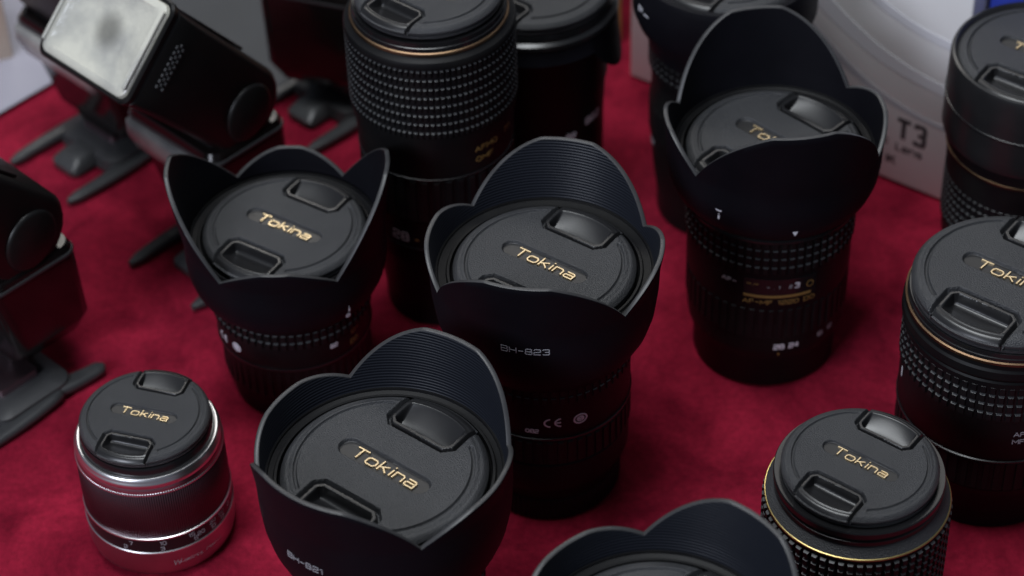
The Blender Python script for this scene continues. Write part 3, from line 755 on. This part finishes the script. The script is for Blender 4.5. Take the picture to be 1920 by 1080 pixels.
def make_flash(xy, tilt, off=(0, 0), face=-45, sc=1.0):
    swivel = 0; head = True
    """local frame: -Y is the direction the flash faces, X its width"""
    st = empty('flash_stand', (xy[0], xy[1], 0), -45)
    mb = MB(); loft_box(mb, [(0.6, -24, 24, -22, 24, 8), (7, -23, 23, -21, 23, 8), (10, -17, 17, -14, 16, 6)]); mb.build('hub', 'stand', st, bevel=0)
    for sx in (-1, 1):
        mb = MB(); prong(mb, curve_pts([(sx*20, 16), (sx*27, -12), (sx*24, -52)]), 6.2, 3.0, 6.0); mb.build('leg', 'stand', st, smooth=60)
        mb = MB(); prong(mb, curve_pts([(sx*18, 10), (sx*23, 24), (sx*23, 40)]), 6.0, 3.8, 6.0); mb.build('leg', 'stand', st, smooth=60)
    mb = MB(); loft_box(mb, [(1, -10, 10, -37, -16, 4), (4, -10, 10, -37, -16, 4), (8, -7, 7, -32, -16, 3)]); mb.build('tongue', 'stand', st, smooth=50)
    mb = MB(); loft_box(mb, [(10, -12, 12, -11, 11, 2), (14, -12, 12, -11, 11, 2)]); mb.build('shoe', 'silver_satin', st)
    fl = empty('camera_flash', (xy[0]+off[0], xy[1]+off[1], 14.2), face); fl.scale = (sc, sc, 1)
    mb = MB(); loft_box(mb, [(0, -14, 14, -11, 12, 3), (6, -15, 15, -13, 13, 3)]); mb.build('foot', 'flash', fl)
    mb = MB(); loft_box(mb, [(6.2, -24, 24, -12, 22, 6), (10, -28, 28, -15, 27, 7), (20, -33, 33, -16, 30, 7), (58, -35.5, 35.5, -25, 27, 7), (64, -36.5, 36.5, -26, 26, 8), (67, -35, 35, -24.5, 24.5, 8)])
    b = mb.build('body', 'flash_gloss', fl, smooth=40)
    mb = MB(); loft_box(mb, [(61.2, -36.9, 36.9, -26.4, 26.4, 8), (62.2, -37.3, 37.3, -26.8, 26.8, 8), (63.2, -36.9, 36.9, -26.4, 26.4, 8)]); mb.build('trim_line', 'stand', b, smooth=60)
    mb = MB(); loft_box(mb, [(66.4, -30, 30, -20, 23, 6), (74, -29, 29, -18, 21, 6), (80, -25, 25, -12, 14, 6)]); mb.build('hinge_cover', 'barrel', b, smooth=50)
    mb = MB()   # silvery panel, bulging from the upper front
    loft_box(mb, [(42, -24, 24, -24, -20, 2), (46, -30, 30, -28, -20, 3.5), (54, -33, 33, -30.5, -22, 4), (60, -34, 34, -29.5, -22, 4), (61, -33, 33, -28, -22, 3)])
    mb.build('front_panel', 'silver_panel', b, smooth=50)
    if head:
        hd = empty('flash_head_pivot', (0, 0, 0)); bpy.data.objects.remove(hd)
        # head built in its own frame: pivot at origin, pointing along -Y, then tilted up about X
        t = math.radians(tilt); ca, sa = math.cos(t), math.sin(t); pz = 83
        cs, ss = math.cos(math.radians(swivel)), math.sin(math.radians(swivel))
        def T(p):
            x, y, z = p; y *= .88; y2, z2 = y*ca+z*sa, -y*sa+z*ca
            return (x*cs-y2*ss, x*ss+y2*cs, z2+pz)
        def hb(name, m, mbx, par, **k):
            mbx.v = [T(p) for p in mbx.v]; return mbx.build(name, m, par, **k)
        # side profile extruded along X with rounded back
        def slab(x0, x1, ins=0):
            pr = []
            for i in range(13):
                a = math.radians(90-180*i/12); pr.append((4+(22-ins)*math.cos(a)*1.0, (24-ins)*math.sin(a)))
            pr += [(-66, -25+ins), (-86+ins, -26+ins), (-86+ins, 26-ins), (-66, 25-ins)]
            return pr
        mb = MB(); xs = [(-35, 3.2), (-34, 1.2), (-32, 0), (32, 0), (34, 1.2), (35, 3.2)]; rows = []
        for x, ins in xs: rows.append([(x, y, z) for y, z in slab(0, 0, ins)])
        k = len(rows[0]); vs = [p for r_ in rows for p in r_]; fs = []
        for i in range(len(rows)-1):
            for j in range(k): fs.append((i*k+j, i*k+(j+1) % k, (i+1)*k+(j+1) % k, (i+1)*k+j))
        fs += [tuple(range(k)), tuple((len(rows)-1)*k+j for j in range(k))]
        mb.add(vs, fs); h_ = hb('head', 'flash', mb, fl, smooth=40)
        # raised seam strip on the top
        mb = MB(); mb.box(-30, 30, -84, -20, 24.6, 26.2); hb('top_cover', 'flash', mb, h_, bevel=.5)
        for s_ in (-1, 1):
            mb = MB(); rows = []
            for r, xx in ((0, 36.6), (14, 36.6), (15.5, 35.9), (16, 34.5)):
                rows.append([(s_*xx, 4+r*math.cos(2*math.pi*i/48), r*math.sin(2*math.pi*i/48)) for i in range(48)])
            vs = [p for r_ in rows for p in r_]; fs = []
            for i in range(3):
                for j in range(48): fs.append((i*48+j, i*48+(j+1) % 48, (i+1)*48+(j+1) % 48, (i+1)*48+j))
            mb.add(vs, fs); hb('pivot_disc', 'flash', mb, h_, smooth=50)
            mb = MB()
            for i in range(8):
                for j in range(3):
                    mb.box(s_*34.2, s_*35.9, -76+j*2.6, -74.2+j*2.6, -12+i*3+(j % 2)*1.5, -10.2+i*3+(j % 2)*1.5)
            hb('grip_dots', 'stand', mb, h_, bevel=.3)
        # reflector tray and the clear ribbed window with its rounded frame
        def rrect(y, hx, hz, r, n=6):
            o_ = []
            for cx, cz, a0 in ((hx-r, hz-r, 0), (-hx+r, hz-r, 90), (-hx+r, -hz+r, 180), (hx-r, -hz+r, 270)):
                for i in range(n+1):
                    a = math.radians(a0+90*i/n); o_.append((cx+r*math.cos(a), y, cz+r*math.sin(a)))
            return o_
        def rings(rws, cap_end=False):
            mbx = MB(); k = len(rws[0]); vs = [p for r_ in rws for p in r_]; fs = []
            for i in range(len(rws)-1):
                for j in range(k): fs.append((i*k+j, i*k+(j+1) % k, (i+1)*k+(j+1) % k, (i+1)*k+j))
            if cap_end: fs.append(tuple((len(rws)-1)*k+j for j in range(k)))
            mbx.add(vs, fs); return mbx
        hb('window_frame', 'flash', rings([rrect(-85.5, 35, 27, 6), rrect(-89.5, 35.4, 27.4, 6), rrect(-90.6, 34.6, 26.6, 6), rrect(-90.6, 33.4, 25.4, 5), rrect(-86.5, 33.2, 25.2, 5)]), h_, smooth=40)
        hb('reflector', 'reflector', rings([rrect(-90.0, 33.0, 25.0, 5), rrect(-87.6, 31.5, 23.5, 5), rrect(-87.2, 27, 19, 5), rrect(-86.9, 12, 9, 4)], True), h_, smooth=40)
        mbx = rings([rrect(-88.4, 33.0, 25.0, 5), rrect(-91.4, 32.6, 24.6, 5), rrect(-92.4, 31.2, 23.2, 5), rrect(-92.6, 28.8, 20.8, 4), rrect(-91.8, 28.0, 20.0, 4), rrect(-91.8, 3, 2, 1.5)], True)
        hb('clear_window', 'fresnel', mbx, h_, smooth=40)
        for s_ in (-1, 1):
            mb = MB(); mb.box(s_*31.6-1.0, s_*31.6+1.0, -94.2, -91.6, -20, 21); hb('window_rib', 'fresnel', mb, h_, bevel=.5)
    return st, fl
F = [((-138, 45), 48, 'black flash with a clear rectangular window tilted up toward the camera, upper left',
      'grey forked foot stand under the flash with the upturned clear window', (-9, 3), -45, .92),
     ((-209, 130), 90, 'upright black flash reflecting the red cloth, behind the upturned flash window',
      'grey forked foot stand under the upright flash near the grey paper', (0, 0), -45, 1),
     ((-242, -60), 44, 'black flash cut off by the left edge, seen from its pivot side',
      'grey forked foot stand at the left edge above the small silver lens', (1, 20), -45, .95),
     ((-86, 165), 90, 'black flash with its head out of frame, just left of the tall studded lens',
      'grey forked foot stand at the top, left of the tall studded lens', (0, 0), 160, 1)]
for xy, tilt, lab, lab2, off, face, sc in F:
    st, fl = make_flash(xy, tilt, off, face, sc)
    tag(fl, lab, 'camera flash', 'camera flashes on small stands'); tag(st, lab2, 'flash stand', 'small foot stands under the flashes')

# ------------------------------------------------------------------ cartons and papers
BX = empty('white_carton', (68.8, 170.7, 0), -37.03)
tag(BX, 'large white carton with sweeping grey curves and dark print, behind the lenses', 'box')
mb = MB(); mb.box(0, 196, 0, 110, 0.4, 168); mb.build('carton_body', 'box', BX, bevel=1.0)
def fmap(x0, z0): return lambda u, v, d: (x0+u, -.05-d, z0+v)
lettering('model_print', 'T3', 11.5, 2.6, .12, fmap(170.6, 35.0), 'ink', BX, sp=.24, wid=.62)
lettering('small_print', 'Lens', 4.2, 1.0, .12, fmap(170.5, 23.5), 'ink', BX, sp=.3)
lettering('small_print', 'c', 4.2, 1.0, .12, fmap(157.5, 25.5), 'ink', BX, sp=.3)
lettering('small_print', 'IK', 4.6, 1.2, .12, fmap(161, 14), 'ink', BX, sp=.3)
def band(pts, w0, w1, m, name, off):
    mb = MB(); n = len(pts); vs = []
    P = []
    for i in range(n-1):
        p0 = pts[max(0, i-1)]; p1 = pts[i]; p2 = pts[i+1]; p3 = pts[min(n-1, i+2)]
        for s_ in range(8):
            t = s_/8; P.append(tuple(.5*((2*p1[k])+(-p0[k]+p2[k])*t+(2*p0[k]-5*p1[k]+4*p2[k]-p3[k])*t*t+(-p0[k]+3*p1[k]-3*p2[k]+p3[k])*t**3) for k in (0, 1)))
    P.append(pts[-1]); n = len(P)
    for i in range(n):
        a = P[max(0, i-1)]; b = P[min(n-1, i+1)]; dx, dz = b[0]-a[0], b[1]-a[1]; l = math.hypot(dx, dz)
        w_ = (w0+(w1-w0)*i/(n-1))/2; nx, nz = -dz/l*w_, dx/l*w_
        for s_ in (-1, 1):
            for y in (-.02-off, .3): vs.append((min(195, max(1, P[i][0]+s_*nx)), y, min(167, P[i][1]+s_*nz)))
    fs = []
    for i in range(n-1):
        a, b = 4*i, 4*i+4
        fs += [(a, b, b+2, a+2), (a, a+1, b+1, b), (a+2, b+2, b+3, a+3)]
    mb.add(vs, fs); mb.build(name, m, BX, smooth=0)
band([(60, 128), (85, 104), (102, 84), (118, 71), (135, 60), (155, 51), (175, 46.5), (194.5, 45)], 7, 2.5, 'box_dgrey', 'printed_curve', .10)
band([(70, 140), (94, 116), (112, 98), (130, 86), (150, 76), (172, 70), (194.5, 67)], 13, 6, 'box_grey', 'printed_curve', .14)
band([(96, 150), (120, 124), (142, 109), (168, 99), (194.5, 95)], 5, 5, 'box_grey', 'printed_curve', .18)
mb = MB(); mb.box(198, 290, 14, 80, .4, 150)
o = mb.build('blue_carton', 'blue', None, bevel=1.0); o.location = (.0688, .1707, 0); o.rotation_euler = (0, 0, math.radians(-37.03))
tag(o, 'bright blue carton just showing above the slip-on cap in the top right corner', 'box')
mb = MB(); mb.box(-46, 0, 0, 40, .4, 90)
o = mb.build('gold_carton', 'gold_box', None, bevel=.8); o.location = (.066, .202, 0); o.rotation_euler = (0, 0, math.radians(12))
tag(o, 'narrow golden brown carton between the reversed-hood lens and the white carton', 'box')
mb = MB(); mb.box(-60, 0, 0, 40, .4, 70)
o = mb.build('cream_carton', 'cream', None, bevel=.8); o.location = (-.274, .205, 0); o.rotation_euler = (0, 0, math.radians(20))
tag(o, 'cream carton just showing in the top left corner', 'box')
def sheet(name, pts, m, lab, z):
    mb = MB(); n = len(pts)
    mb.add([(x, y, z) for x, y in pts]+[(x, y, z+.4) for x, y in pts], [tuple(range(n)), tuple(range(n, 2*n))]+[(i, (i+1) % n, n+(i+1) % n, n+i) for i in range(n)])
    o = mb.build(name, m, None, smooth=0); tag(o, lab, 'paper'); return o
sheet('paper_sheet', [(-330, 98), (-259, 171), (-215, 216), (-330, 330), (-420, 240)], 'paper', 'pale grey paper sheet lying on the red cloth at the left edge', 1.6)
sheet('paper_sheet', [(-185, 175), (-122, 160), (-104, 240), (-100, 400), (-210, 400)], 'paper2', 'dark grey paper sheet lying behind the upturned flash', 1.6)

# ------------------------------------------------------------------ the velvet table cloth
me = bpy.data.meshes.new('table_cloth'); bm = bmesh.new()
bmesh.ops.create_grid(bm, x_segments=260, y_segments=260, size=.75)
from mathutils import noise
for v in bm.verts:
    p = v.co
    h = noise.noise(Vector((p.x*9, p.y*9, 0)))*.9 + noise.noise(Vector((p.x*26+5, p.y*18, 3)))*.35
    v.co.z = (h-1.35)*MM; v.co.y += .15
    if v.co.y < -.40:       # unseen front drop, added to cut red bounce onto the front hoods
        d = -.40-v.co.y; v.co.z -= d; v.co.y = -.40 - .012*math.sin(min(1.57, d*40)) + .004*math.sin(v.co.x*60)*min(1, d*12)
bm.to_mesh(me); bm.free()
me.polygons.foreach_set('use_smooth', [True]*len(me.polygons)); me.materials.append(M['velvet'])
o = bpy.data.objects.new('table_cloth', me); scene.collection.objects.link(o)
tag(o, kind='structure')
